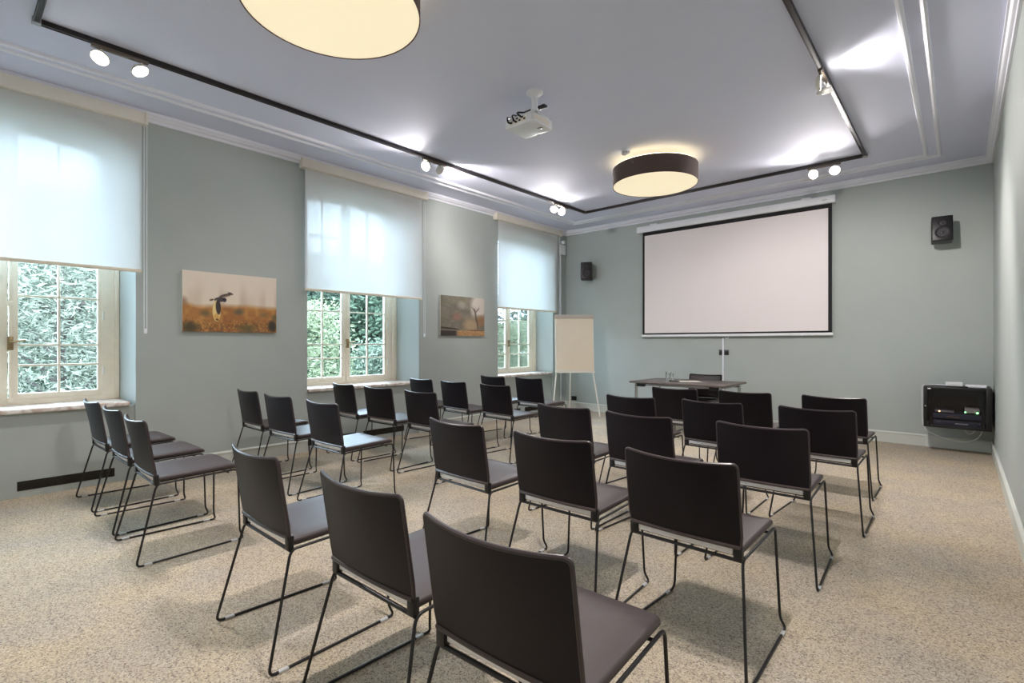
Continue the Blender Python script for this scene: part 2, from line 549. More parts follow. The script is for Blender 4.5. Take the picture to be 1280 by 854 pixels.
# ------------------------------------------------------------------ roller blinds
def make_blind(y0, y1, zb, cy0, cy1, label, chain_z):
    root = thing('roller_blind', label, 'blind', (XL, (y0 + y1) / 2, 3.33), group='half lowered white roller blinds')
    yc = (y0 + y1) / 2
    bm = BM(); box(bm, 0.001, .09, cy0 - yc, cy1 - yc, -.008, .098, .006)
    cs = obj('cassette', bm, M['cassette'], root)
    for s, e in ((-1, cy0), (1, cy1)):
        bm = BM()
        a, b = sorted((e - yc, e - yc - s * .02))
        box(bm, .0, .095, a - .002, b + .002, -.012, .102, .006)
        obj('end_cap', bm, M['cassette'], cs)
    bm = BM()
    n = 12
    vs = [[bm.verts.new((.034 + .0015 * math.sin(i * 1.3), y0 - yc + (y1 - y0) * i / n, z)) for i in range(n + 1)] for z in (0, (zb - 3.33) * .5, zb - 3.33)]
    for a in range(2):
        for i in range(n):
            bm.faces.new((vs[a][i], vs[a][i + 1], vs[a + 1][i + 1], vs[a + 1][i]))
    obj('fabric', bm, M['blind'], root)
    bm = BM(); box(bm, .027, .042, y0 - yc, y1 - yc, zb - 3.33 - .028, zb - 3.33 + .002, .005)
    obj('bottom_bar', bm, M['frame'], root)
    ychain = y1 + .012 - yc
    bm = BM()
    zz = chain_z - 3.33
    tube(bm, fillet([(.062, ychain, 0), (.062, ychain, zz), (.062, ychain + .022, zz), (.062, ychain + .022, 0)], .012), .003, 6)
    ch = obj('chain', bm, M['white_plastic'], root)
    bm = BM(); box(bm, .054, .070, ychain - .002, ychain + .024, zz - .035, zz + .012, .005)
    obj('weight', bm, M['white_plastic'], ch)
make_blind(-.52, 1.222, 1.965, -.56, 1.258, 'white roller blind in front of the window with the side-on chairs', 1.40)
make_blind(2.797, 4.515, 1.922, 2.742, 4.578, 'white roller blind between the owl picture and the misty picture', 1.40)
make_blind(6.098, 7.755, 1.885, 6.01, 7.835, 'white roller blind in the corner above the flip chart', 1.45)

# ------------------------------------------------------------------ pictures
def vnoise(u, v, fx, fy, seed):
    r = np.random.default_rng(seed)
    g = r.random((int(fy) + 3, int(fx) + 3))
    x, y = u * fx, v * fy
    xi, yi = np.floor(x).astype(int), np.floor(y).astype(int)
    a, b = x - xi, y - yi
    a, b = a * a * (3 - 2 * a), b * b * (3 - 2 * b)
    return (g[yi, xi] * (1 - a) + g[yi, xi + 1] * a) * (1 - b) + (g[yi + 1, xi] * (1 - a) + g[yi + 1, xi + 1] * a) * b

def mixc(base, c, w):
    return base * (1 - w[..., None]) + np.array(c, float) * w[..., None]

def blob(u, v, cu, cv, ru, rv, soft=.35, ang=0.0, asp=1.5):
    du, dv = (u - cu) * asp, v - cv
    ca, sa = math.cos(ang), math.sin(ang)
    x, y = ca * du + sa * dv, -sa * du + ca * dv
    d = np.sqrt((x / (ru * asp)) ** 2 + (y / rv) ** 2)
    return np.clip((1 - d) / soft + .5, 0, 1)

def bird_print(u, v):
    c = np.zeros(u.shape + (3,)) + np.array([228, 214, 196.])
    st = vnoise(u, v, 13, 2, 3)
    c = mixc(c, (196, 172, 150), np.clip(st * 1.5 - .55, 0, 1) * np.clip(v * 2.2, 0, 1) * .8)
    c = mixc(c, (238, 224, 214), np.clip(.35 - v, 0, 1) * 1.2)
    hz = .56 + .05 * (vnoise(u, v * 0, 6, 1, 5) - .5) - .07 * np.clip(.12 - u, 0, 1) / .12
    f = np.clip((v - hz) / .09 + .5, 0, 1)
    n1, n2, n3 = vnoise(u, v, 26, 12, 8), vnoise(u, v, 70, 40, 9), vnoise(u, v, 9, 5, 10)
    field = np.zeros_like(c) + np.array([176, 122, 66.])
    field = mixc(field, (150, 96, 52), np.clip(n3 * 1.4 - .3, 0, 1) * .7)
    field = mixc(field, (214, 160, 84), np.clip(n1 * 1.6 - .7, 0, 1) * .7)
    low = np.clip((v - .74) / .12, 0, 1)
    field = mixc(field, (116, 72, 44), np.clip(n2 * 2 - .9, 0, 1) * low * .8)
    field = mixc(field, (226, 176, 90), np.clip(vnoise(u, v, 80, 46, 14) * 2.4 - 1.5, 0, 1) * low * .8)
    field = mixc(field, (92, 70, 46), np.clip(vnoise(u, v, 34, 20, 15) * 2.2 - 1.1, 0, 1) * np.clip((v - .8) / .12, 0, 1) * .7)
    c = c * (1 - f[..., None]) + field * f[..., None]
    for cu, cv, ru, rv, col, s in ((.22, .69, .05, .05, (112, 96, 66), 1.3), (.57, .645, .05, .045, (98, 94, 80), 1.1), (.07, .93, .08, .09, (64, 60, 38), 1.0), (.66, .93, .1, .07, (96, 86, 52), 1.2), (.95, .88, .05, .1, (44, 42, 40), .7), (.85, .68, .04, .04, (126, 104, 66), 1.4), (.98, .72, .03, .05, (96, 90, 58), 1.2), (.01, .5, .03, .06, (150, 120, 96), 1.6)):
        c = mixc(c, col, blob(u, v, cu, cv, ru, rv, s) * .85)
    # short-winged bird in flight
    c = mixc(c, (92, 78, 70), blob(u, v, .425, .375, .07, .028, .3, -.33))
    c = mixc(c, (188, 168, 148), blob(u, v, .43, .395, .05, .012, .4, -.33) * .7)
    c = mixc(c, (84, 72, 64), blob(u, v, .48, .335, .03, .016, .3, .35))
    c = mixc(c, (110, 84, 60), blob(u, v, .283, .46, .022, .016, .4, -.3))
    c = mixc(c, (70, 64, 68), blob(u, v, .365, .45, .055, .04, .25, -.1))
    c = mixc(c, (48, 46, 52), blob(u, v, .415, .45, .022, .036, .25))
    c = mixc(c, (232, 208, 142), blob(u, v, .335, .64, .042, .18, .15))
    c = mixc(c, (62, 50, 48), blob(u, v, .352, .58, .026, .125, .2, -.05))
    c = mixc(c, (214, 168, 92), blob(u, v, .335, .74, .028, .05, .5))
    c = mixc(c, (120, 84, 52), blob(u, v, .34, .79, .016, .018, .4))
    return c

def mist_print(u, v):
    c = np.zeros(u.shape + (3,)) + np.array([124, 117, 104.])
    n1, n2, n3 = vnoise(u, v, 8, 8, 31), vnoise(u, v, 24, 22, 32), vnoise(u, v, 50, 46, 33)
    c = mixc(c, (92, 88, 78), np.clip(n1 * 1.6 - .5, 0, 1) * .7)
    c = mixc(c, (150, 144, 130), np.clip(n2 * 1.8 - .9, 0, 1) * .5)
    c = mixc(c, (118, 120, 88), np.clip(vnoise(u, v, 6, 6, 35) * 1.8 - .9, 0, 1) * .45)
    c = mixc(c, (206, 196, 186), blob(u, v, .88, .2, .2, .3, .5))
    c = mixc(c, (186, 178, 168), blob(u, v, .74, .36, .07, .14, .8) * .8)
    c = mixc(c, (172, 164, 154), blob(u, v, .46, .22, .1, .09, .9) * .6)
    c = mixc(c, (152, 112, 96), blob(u, v, .35, .52, .1, .1, .9) * .7)
    c = mixc(c, (176, 150, 118), blob(u, v, .68, .72, .18, .17, .8) * .8)
    c = mixc(c, (152, 110, 80), blob(u, v, .92, .6, .12, .14, .7) * .8)
    # bare tree at the misty edge
    for cu, cv, ru, rv, an in ((.785, .46, .018, .17, -.12), (.745, .325, .012, .07, -.55), (.82, .33, .012, .07, .5), (.865, .28, .006, .07, .15), (.72, .28, .006, .05, -.9), (.83, .7, .018, .16, -.1)):
        c = mixc(c, (92, 80, 70), blob(u, v, cu, cv, ru, rv, .4, an, 1.1) * .85)
    c = mixc(c, (170, 128, 84), np.clip((v - .84) / .05, 0, 1) * np.clip((u - .3) / .1, 0, 1) * .9)
    c = mixc(c, (214, 170, 112), np.clip(n3 * 2 - 1, 0, 1) * np.clip((v - .84) / .05, 0, 1) * np.clip((u - .35) / .08, 0, 1))
    c = mixc(c, (52, 44, 44), np.clip((v - .865) / .02, 0, 1) * np.clip((.37 - u) / .06, 0, 1))
    c = mixc(c, (44, 38, 36), blob(u, v, .17, .815, .24, .02, .4, .06))
    c = mixc(c, (112, 74, 44), blob(u, v, .8, .855, .2, .012, .5))
    return c

def canvas(name, label, y0, y1, z0, z1, fn, nu, nv):
    root = thing(name, label, 'picture', (XL, (y0 + y1) / 2, z0))
    w, h = y1 - y0, z1 - z0
    U, V = np.meshgrid(np.linspace(0, 1, nu), np.linspace(0, 1, nv))
    colr = np.clip(fn(U, V), 0, 255)
    lin = np.where(colr / 255 <= .04045, colr / 255 / 12.92, ((colr / 255 + .055) / 1.055) ** 2.4)
    P = np.stack([np.full(U.shape, .024), (U - .5) * w, (1 - V) * h], -1).reshape(-1, 3)
    idx = np.arange(nu * nv).reshape(nv, nu)
    Fc = np.stack([idx[:-1, :-1], idx[1:, :-1], idx[1:, 1:], idx[:-1, 1:]], -1).reshape(-1, 4)
    me = bpy.data.meshes.new('print')
    me.from_pydata(P.tolist(), [], Fc.tolist())
    a = me.color_attributes.new('print', 'FLOAT_COLOR', 'POINT')
    a.data.foreach_set('color', np.concatenate([lin.reshape(-1, 3), np.ones((nu * nv, 1))], 1).astype(np.float32).ravel())
    me.materials.append(vcol_mat('canvas_print_' + name))
    o = bpy.data.objects.new('print', me); COL.objects.link(o); o.parent = root
    bm = BM(); box(bm, .002, .0235, -w / 2, w / 2, 0, h, .002)
    obj('stretcher', bm, M['paper'], root)
canvas('canvas_picture', 'frameless picture of an owl flying over an orange brown field', 1.555, 2.470, 1.392, 2.003, bird_print, 300, 200)
canvas('canvas_picture', 'frameless picture of a misty wood with a bare tree', 4.866, 5.785, 1.392, 1.995, mist_print, 220, 150)

# ------------------------------------------------------------------ chairs
def build_chair(name='stacking_chair'):
    root = thing(name, 'chair', 'chair')
    wt, ws, wr, wf, wc = .234, .236, .286, .266, .221
    zt, zb, yt = .82, .496, -.057
    # backrest: curved shell
    NX, NZ, rc = 18, 14, .018
    def sp(s, t):
        z = zb + (zt - zb) * t
        hw = ws + (wt - ws) * t
        if z > zt - rc:
            q = z - (zt - rc)
            hw = hw - rc + math.sqrt(max(rc * rc - q * q, 0))
        if z < zb + .01:
            hw -= .004
        x = hw * s
        k = 1 - (x / .235) ** 2
        y = yt * (z - .445) / (zt - .445) - (.012 + .025 * t) * k
        zz = z - .012 * k * t * t
        return Vector((x, y, zz))
    bm = BM()
    ts = [i / NZ for i in range(NZ)] + [1.0]
    ts = [0, .03] + [.03 + .87 * i / 9 for i in range(1, 10)] + [.925, .95, .97, .985, .995, 1.0]
    ss = [math.sin(math.pi / 2 * (2 * i / NX - 1)) * .5 + (2 * i / NX - 1) * .5 for i in range(NX + 1)]
    Bk = [[bm.verts.new(sp(s, t) + Vector((0, -.004, 0))) for s in ss] for t in ts]
    Ft = [[bm.verts.new(sp(s, t) + Vector((0, .010, 0))) for s in ss] for t in ts]
    for i in range(len(ts) - 1):
        for j in range(NX):
            bm.faces.new((Bk[i][j], Bk[i][j + 1], Bk[i + 1][j + 1], Bk[i + 1][j]))
            bm.faces.new((Ft[i][j], Ft[i + 1][j], Ft[i + 1][j + 1], Ft[i][j + 1]))
    for j in range(NX):
        bm.faces.new((Bk[0][j], Ft[0][j], Ft[0][j + 1], Bk[0][j + 1]))
        bm.faces.new((Bk[-1][j], Bk[-1][j + 1], Ft[-1][j + 1], Ft[-1][j]))
    for i in range(len(ts) - 1):
        bm.faces.new((Bk[i][0], Bk[i + 1][0], Ft[i + 1][0], Ft[i][0]))
        bm.faces.new((Bk[i][-1], Ft[i][-1], Ft[i + 1][-1], Bk[i + 1][-1]))
    back = obj('backrest', bm, M['chair_shell'], root, 50)
    bm = BM()
    g0 = [[bm.verts.new(sp(s * .94, .04 + .92 * i / 8) + Vector((0, .0095, 0))) for s in ss] for i in range(9)]
    g1 = [[bm.verts.new(sp(s * .92, .05 + .90 * i / 8) + Vector((0, .016, 0))) for s in ss] for i in range(9)]
    for i in range(8):
        for j in range(NX):
            bm.faces.new((g1[i][j], g1[i + 1][j], g1[i + 1][j + 1], g1[i][j + 1]))
    for i in range(8):
        bm.faces.new((g0[i][0], g0[i + 1][0], g1[i + 1][0], g1[i][0]))
        bm.faces.new((g0[i][-1], g1[i][-1], g1[i + 1][-1], g0[i + 1][-1]))
    for j in range(NX):
        bm.faces.new((g0[0][j], g1[0][j], g1[0][j + 1], g0[0][j + 1]))
        bm.faces.new((g0[-1][j], g0[-1][j + 1], g1[-1][j + 1], g1[-1][j]))
    obj('back_pad', bm, M['chair_pad'], back, 50)
    # rounded rim round sides and top, standing proud at the back
    bm = BM()
    path = [sp(-1, t) for t in ts] + [sp(s, 1.0) for s in ss[1:-1]] + [sp(1, t) for t in ts[::-1]]
    tube(bm, [p + Vector((0, .002, 0)) for p in path], .0068, 8)
    obj('rim', bm, M['chair_rim'], back)
    # lower lip of the backrest
    bm = BM()
    path = [sp(s, 0) + Vector((0, -.001, -.002)) for s in ss]
    tube(bm, path, .0095, 8)
    obj('lip', bm, M['chair_lip'], back)
    # clips that hold the shell to the frame
    for s in (-1, 1):
        bm = BM()
        a, b = sorted((s * .204, s * .2375))
        box(bm, a, b, -.013, .012, .440, .498, .004)
        obj('clip', bm, M['black'], root)
    bm = BM(); box(bm, -.201, .201, -.005, .003, .458, .484, .003)
    obj('back_plate', bm, M['plate'], root)
    # seat: shell with upholstered pad
    def outline(ins, rf=.05, rr=.012, y0=.004, y1=.468):
        pts = []
        h = .228 - ins
        for (cx, cy, r, a0) in ((h - rr, y0 + ins + rr, rr, -90), (h - .004 - rf, y1 - ins - rf, rf, 0), (-h + .004 + rf, y1 - ins - rf, rf, 90), (-h + rr, y0 + ins + rr, rr, 180)):
            for k in range(7):
                a = math.radians(a0 + 90 * k / 6)
                pts.append((cx + r * math.cos(a), cy + r * math.sin(a)))
        return pts
    def warp(x, y, z):
        u = y / .468
        return (x, y, z + .012 * math.sin(math.pi * min(max((u - .2) / .8, 0), 1)) * .6 + .008 * u - (.014 * ((u - .86) / .14) ** 2 if u > .86 else 0) + .006 * (x / .22) ** 2)
    def slab(bm, levels):
        rings = []
        for z, ins in levels:
            rings.append([bm.verts.new(warp(x, y, z)) for x, y in outline(ins)])
        n = len(rings[0])
        for a, b in zip(rings[:-1], rings[1:]):
            for i in range(n):
                bm.faces.new((a[i], a[(i + 1) % n], b[(i + 1) % n], b[i]))
        bm.faces.new(rings[0][::-1])
        # top: concentric rings then a fan so the warp reads smoothly
        inner = rings[-1]
        zt_, it_ = levels[-1]
        for f in (.66, .33):
            cx, cy = 0, .236
            ring = [bm.verts.new(warp(cx + (x - cx) * f, cy + (y - cy) * f, zt_)) for x, y in outline(it_)]
            for i in range(n):
                bm.faces.new((inner[i], inner[(i + 1) % n], ring[(i + 1) % n], ring[i]))
            inner = ring
        cv = bm.verts.new(warp(0, .236, zt_))
        for i in range(n):
            bm.faces.new((inner[i], inner[(i + 1) % n], cv))
    bm = BM(); slab(bm, [(.452, .004), (.455, .0), (.468, .0), (.474, .004), (.477, .012)])
    seat = obj('seat', bm, M['chair_pad'], root, 60)
    bm = BM(); slab(bm, [(.440, .022), (.444, .012), (.452, .008)])
    obj('seat_shell', bm, M['chair_shell'], seat, 60)
    # sled legs: one bent rod each side
    r = .0060
    for s in (-1, 1):
        bm = BM()
        pts = [(s * ws, -.002, .444), (s * .227, .447, .452), (s * .246, .452, .05), (s * (wf - .002), .470, r), (s * wr, -.110, r)]
        tube(bm, fillet(pts, .03, True, 5), r, 8, True)
        leg = obj('sled_leg', bm, M['rod'], root, 60)
        d = Vector((s * wr, -.11, 0)) - Vector((s * wf, .47, 0))
        for t in (.10, .90):
            p = Vector((s * wf, .47, 0)) + d * t
            bm = BM()
            ang = math.atan2(d.y, d.x)
            box(bm, -.02, .02, -.0085, .0085, 0, .012, .003, mtx=Matrix.Translation(p) @ Matrix.Rotation(ang, 4, 'Z'))
            obj('glide', bm, M['glide'], leg)
    bm = BM(); tube(bm, [(-.236, -.004, .442), (.236, -.004, .442)], .0075, 8)
    obj('crossbar', bm, M['rod'], root)
    bm = BM(); tube(bm, [(-.224, .39, .440), (.224, .39, .440)], r, 8)
    obj('crossbar', bm, M['rod'], root)
    return root

M['chair_lip'] = mat('brown_lip', srgb(66, 54, 52), .4, noise=.05, nscale=60)
M['plate'] = mat('pale_metal_strip', srgb(232, 230, 230), .3, .2, noise=.04, nscale=40)
M['chair_rim'] = mat('brown_rim_highlight', srgb(56, 46, 48), .32, noise=.05, nscale=60)  # lighter than the shell: edge highlight painted into the rim colour

def dup(root):
    r = root.copy(); COL.objects.link(r)
    for ch in list(root.children):
        c = ch.copy(); COL.objects.link(c); c.parent = r
        for g in list(ch.children):
            d = g.copy(); COL.objects.link(d); d.parent = c
    return r

CH = [('R1a', -2.245, 0.925, -0.4), ('R1b', -1.475, 0.952, 0.6), ('R1c', -0.847, 0.922, 2.0), ('R2a', -2.187, 2.018, -1.8), ('R2b', -1.501, 2.025, 0.4), ('R2c', -0.854, 2.024, -1.2),
      ('R3a', -2.154, 3.032, -1.8), ('R3b', -1.543, 3.000, -2.7), ('R3c', -0.829, 3.058, 0.5), ('R4a', -2.114, 3.958, -3.4), ('R4b', -1.456, 4.042, -2.1), ('R4c', -0.752, 4.095, -1.6),
      ('R5a', -2.170, 4.972, -0.0), ('R5b', -1.516, 5.048, -2.1), ('R5c', -0.805, 5.078, -2.5), ('L1a', -5.145, 0.825, 1.3), ('L1b', -4.448, 0.833, 0.5), ('L1c', -3.763, 0.826, -0.4),
      ('L2a', -5.171, 2.000, -0.0), ('L2b', -4.465, 1.982, 2.8), ('L2c', -3.702, 1.992, 1.0), ('L3a', -5.177, 3.020, -2.4), ('L3b', -4.505, 3.025, 2.0), ('L3c', -3.818, 3.036, 0.1),
      ('L4a', -5.184, 4.116, -2.1), ('L4b', -4.538, 4.092, -3.2), ('L4c', -3.815, 4.060, -2.7), ('L5a', -4.835, 5.085, -3.0), ('L5b', -4.232, 5.140, -3.2)]
ROW = {'1': 'rearmost row', '2': 'second row from the back', '3': 'middle row', '4': 'second row from the front', '5': 'front row'}
SEAT = {'R': {'a': 'aisle seat', 'b': 'centre seat', 'c': 'wall end seat'}, 'L': {'a': 'window end seat', 'b': 'centre seat', 'c': 'aisle seat'}}
BLOCK = {'R': 'cabinet-side block', 'L': 'window-side block'}
chair0 = None
for code, x, y, a in CH:
    if chair0 is None:
        c = chair0 = build_chair()
    else:
        c = dup(chair0)
    c.location = (x, y, 0)
    c.rotation_euler = (0, 0, math.radians(a))
    seat = SEAT[code[0]][code[2]]
    if code == 'L5b': seat = 'aisle seat'
    c['label'] = 'dark brown chair, %s, %s, %s' % (BLOCK[code[0]], ROW[code[1]], seat)
    c['category'] = 'chair'
    c['group'] = 'chairs in the ' + BLOCK[code[0]]
c = dup(chair0)
c.location = (-2.79, 7.36, 0)
c.rotation_euler = (0, 0, math.pi)
c['label'] = "speaker's dark chair behind the table, facing the rows of chairs"
c['group'] = "speaker's chair"

# ------------------------------------------------------------------ ceiling drum lamps
def drum(x, y, label):
    zb, zt, r = 3.16, 3.365, .49
    root = thing('drum_lamp', label, 'ceiling lamp', (x, y, zb), group='round drum ceiling lamps')
    bm = BM(); lathe(bm, [(r, 0), (r, zt - zb), (r - .006, zt - zb), (r - .006, 0)], 72, closed=True)
    obj('shade', bm, M['shade'], root)
    bm = BM(); lathe(bm, [(r - .007, .004), (r - .007, .012)], 72)
    obj('diffuser', bm, M['lamp_bottom'], root)
    bm = BM(); lathe(bm, [(r - .007, zt - zb - .062), (r - .007, zt - zb - .054)], 72)
    obj('upper_diffuser', bm, M['lamp_top'], root)
    bm = BM(); lathe(bm, [(r - .007, zt - zb - .012), (r - .007, zt - zb + .007), (r - .016, zt - zb + .007), (r - .016, zt - zb - .012)], 72, closed=True)
    obj('light_ring', bm, M['lamp_ring'], root)
    bm = BM(); lathe(bm, [(.09, ZC - zb), (.09, ZC - zb - .03), (.02, ZC - zb - .034), (.02, zt - zb - .06)], 32)
    obj('ceiling_rose', bm, M['white_metal'], root)
drum(-2.66, 1.46, 'large taupe drum lamp over the rear rows, glowing cream underneath')
drum(-2.72, 5.62, 'taupe drum lamp nearest the projection screen, glowing cream underneath')

# ------------------------------------------------------------------ track and spotlights
TX0, TX1, TY0, TY1, TZ = -4.64, -.815, .405, 7.045, 3.425
root = thing('lighting_track', 'black rectangular lighting track fixed to the ceiling', 'lighting track', ((TX0 + TX1) / 2, (TY0 + TY1) / 2, TZ))
hx, hy, tw = (TX1 - TX0) / 2, (TY1 - TY0) / 2, .017
for (x0, x1, y0, y1) in ((-hx - tw, -hx + tw, -hy - tw, hy + tw), (hx - tw, hx + tw, -hy - tw, hy + tw), (-hx + tw, hx - tw, -hy - tw, -hy + tw), (-hx + tw, hx - tw, hy - tw, hy + tw)):
    bm = BM()
    box(bm, x0, x1, y0, y1, .004, ZC - TZ, .002)
    ix = .006
    if x1 - x0 > y1 - y0:
        box(bm, x0, x1, y0, y0 + ix, 0, .008); box(bm, x0, x1, y1 - ix, y1, 0, .008)
    else:
        box(bm, x0, x0 + ix, y0, y1, 0, .008); box(bm, x1 - ix, x1, y0, y1, 0, .008)
    obj('rail', bm, M['track'], root)
bm = BM()
for sx in (-1, 1):
    for sy in (-1, 1):
        box(bm, sx * hx - .024, sx * hx + .024, sy * hy - .024, sy * hy + .024, -.003, ZC - TZ - .001, .003)
obj('corner_joint', bm, M['grey_metal'], root)

def spot_unit(x, y, along, heads, label):
    """adapter under the track with two flat round heads; heads = [(offset along, (dx,dy,dz) of the lens, watts)]"""
    root = thing('track_spotlight', label, 'spotlight', (x, y, TZ), group='twin headed track spotlights')
    bm = BM()
    if along == 'y': box(bm, -.017, .017, -.17, .17, -.022, .0, .003)
    else: box(bm, -.17, .17, -.017, .017, -.022, .0, .003)
    obj('adapter', bm, M['adapter'], root)
    for off, hp, d, wts, cone in heads:
        d = Vector(d).normalized()
        p = Vector((0, off, -.022)) if along == 'y' else Vector((off, 0, -.022))
        ctr = p + Vector(hp)
        q = d.to_track_quat('Z', 'Y').to_matrix().to_4x4()
        bm = BM()
        lathe(bm, [(.02, -.028), (.045, -.024), (.058, -.006), (.0585, .006), (.054, .008), (.052, .003), (.0, .002)], 32)
        bmesh.ops.transform(bm, matrix=Matrix.Translation(ctr) @ q, verts=bm.verts[:])
        tube(bm, [p, p * .4 + ctr * .6, ctr - d * .024], .007, 8)
        hd = obj('lamp_head', bm, M['white_metal'], root)
        bm = BM()
        lathe(bm, [(.0515, .0035), (.040, .0062), (.0, .007)], 32)
        bmesh.ops.transform(bm, matrix=Matrix.Translation(ctr) @ q, verts=bm.verts[:])
        obj('lens', bm, M['lens'], hd)
        ld = bpy.data.lights.new('spot_light', 'SPOT')
        ld.energy = wts
        ld.color = (1.0, .935, .90)
        ld.spot_size = math.radians(cone)
        ld.spot_blend = 1.0 if cone > 140 else .6
        ld.shadow_soft_size = .05
        lo = bpy.data.objects.new('spot_light', ld)
        COL.objects.link(lo)
        lo.parent = root
        lo.location = ctr + d * .06
        lo.rotation_euler = (-d).to_track_quat('Z', 'Y').to_euler()
M['adapter'] = mat('spot_adapter', srgb(96, 84, 74), .45, noise=.04, nscale=40)
PW = SPOT_W
spot_unit(TX0, .86, 'y', [(-.11, (-.055, 0, -.04), (.45, -.35, -.8), PW, 142), (.13, (-.055, 0, -.04), (.40, .3, -.85), PW, 142)], 'twin spotlight on the window-side track near the first window')
spot_unit(TX0, 3.84, 'y', [(-.09, (-.05, 0, -.045), (.25, -.85, -.42), PW * .4, 128), (.10, (-.02, 0, -.045), (-.14, .95, -.2), PW * .75, 116)], 'twin spotlight on the window-side track above the middle window')
spot_unit(TX0, 6.38, 'y', [(-.10, (-.07, 0, -.045), (.25, -.75, -.65), PW * .8, 132), (.10, (-.07, 0, -.045), (.65, -.65, -.25), PW * .28, 120)], 'twin spotlight on the window-side track near the screen corner')
spot_unit(-1.225, TY1, 'x', [(-.11, (0, .01, -.06), (-.25, -.8, -.34), PW * .42, 128), (.11, (0, .01, -.06), (.1, -.8, -.60), PW * .7, 128)], 'twin spotlight on the track above the projection screen')
spot_unit(TX1, 4.70, 'y', [(-.09, (-.015, 0, -.06), (.85, .1, -.02), PW * .20, 112), (.10, (-.015, 0, -.06), (-.10, .70, -.95), PW * 1.9, 120)], 'twin spotlight on the track side away from the windows')
spot_unit(TX1, 1.5, 'y', [(-.11, (0, 0, -.06), (-.2, -.25, -.9), PW * 1.15, 165), (.11, (0, 0, -.06), (.1, -.1, -.9), PW * 1.15, 165)], 'twin spotlight added out of view on the track for more light')  # unseen extra unit, added to light the near floor

# ------------------------------------------------------------------ projector
root = thing('projector', 'white projector hanging from the ceiling on a short white pole', 'projector', (-2.905, 3.495, 3.2))
bm = BM(); box(bm, -.158, .158, -.147, .147, 0, .082, .012, 3)
body = obj('body', bm, M['white_plastic'], root)
bm = BM(); box(bm, .075, .125, .02, .06, -.0015, .004, .001)
obj('foot_recess', bm, M['grey_metal'], body)
bm = BM(); box(bm, -.10, .09, -.1485, -.145, .012, .068, .001)
pp = obj('port_panel', bm, M['paper'], body)
bm = BM()
for k, (px, pz) in enumerate(((-.085, .03), (-.06, .048), (-.03, .026), (-.02, .052), (.01, .03), (.04, .05), (.065, .03))):
    box(bm, px - .003, px + .019, -.151, -.147, pz - .003, pz + .012, .001)
obj('port', bm, M['black'], pp)
for k, pts in enumerate((((-.085, -.15, .035), (-.085, -.185, .03), (-.10, -.18, .08), (-.13, -.10, .11)), ((-.02, -.15, .03), (-.02, -.18, .028), (-.05, -.175, .09), (-.05, -.05, .12)), ((.04, -.15, .055), (.04, -.185, .06), (.0, -.17, .10), (.08, -.03, .12)))):
    bm = BM(); tube(bm, fillet(pts, .03), .008, 8)
    obj('cable', bm, M['black'], root)
bm = BM()
for k in range(7):
    box(bm, .1575, .1595, -.11 + k * .03, -.09 + k * .03, .02, .062, .001)
obj('air_vent', bm, M['frame'], body)
bm = BM(); cyl(bm, (-.02, .147, .042), (0, 1, 0), .035, .02, 24); cyl(bm, (-.02, .16, .042), (0, 1, 0), .026, .012, 24)
obj('lens', bm, M['black'], root)
bm = BM()
cx, cy = .140, -.088
lathe(bm, [(.072, ZC - 3.2), (.072, ZC - 3.2 - .012), (.05, ZC - 3.2 - .03), (.028, ZC - 3.2 - .045), (.026, .115), (.034, .112), (.034, .098), (.03, .095)], 28, (cx, cy, 0))
obj('pole', bm, M['white_plastic'], root)
bm = BM()
box(bm, -.06, .155, -.12, -.06, .082, .098, .003); box(bm, .10, .155, -.10, .10, .082, .097, .003)
obj('bracket', bm, M['white_plastic'], root)
bm = BM(); box(bm, -.05, .19, -.02, .03, .155, .172, .003); box(bm, .05, .07, -.015, .025, .09, .16, .003)
obj('bracket_arm', bm, M['black'], root)

bm = BM()
root = thing('smoke_detector', 'small white smoke detector on the ceiling beside the drum lamp', 'smoke detector', (-2.815, 5.10, ZC))
lathe(bm, [(.055, 0), (.055, -.016), (.05, -.018)], 28)
obj('base', bm, M['white_plastic'], root)
bm = BM(); lathe(bm, [(.048, -.017), (.048, -.05), (.036, -.058), (0, -.06)], 28)
hd = obj('sensor_head', bm, M['white_plastic'], root)
bm = BM()
for k in range(10):
    a = k * math.pi / 5
    box(bm, -.008, .008, -.001, .0016, -.044, -.034, 0, mtx=Matrix.Rotation(a, 4, 'Z') @ Matrix.Translation((0, .048, 0)))
obj('vent', bm, M['grey_metal'], hd)

# ------------------------------------------------------------------ projection screen
sy = YB - .055
kx = sy / YB
sc = lambda x: x * kx
sz = lambda z: CAM_H + (z - CAM_H) * kx
root = thing('projection_screen', 'large white projection screen with black border, lowered on the end wall', 'projection screen', (-2.74 * kx, sy, 1.38))
X0 = -2.74 * kx
Zs = lambda z: sz(z) - 1.38
bm = BM(); box(bm, sc(-4.231) - X0, sc(-1.263) - X0, -.045, .045, Zs(3.20), Zs(3.305), .014, 3)
case = obj('casing', bm, M['white_plastic'], root)
for x in (-3.93, -1.62):
    bm = BM()
    box(bm, sc(x) - X0 - .06, sc(x) - X0 + .06, -.02, .055, Zs(3.300), Zs(3.328), .004)
    obj('wall_bracket', bm, M['white_plastic'], root)
bm = BM(); box(bm, sc(-1.42) - X0, sc(-1.36) - X0, -.0465, -.044, Zs(3.245), Zs(3.252), .001)
obj('maker_mark', bm, M['grey_metal'], case)
bm = BM(); box(bm, sc(-4.132) - X0, sc(-1.309) - X0, -.002, .002, Zs(1.405), Zs(3.205))
sheet = obj('border_cloth', bm, M['blackmatte'], root)
bm = BM(); box(bm, sc(-4.094) - X0, sc(-1.354) - X0, -.0045, -.0022, Zs(1.450), Zs(3.140))
obj('picture_area', bm, M['screen'], sheet)
bm = BM(); box(bm, sc(-4.154) - X0, sc(-1.295) - X0, -.014, .014, Zs(1.384), Zs(1.424), .008, 3)
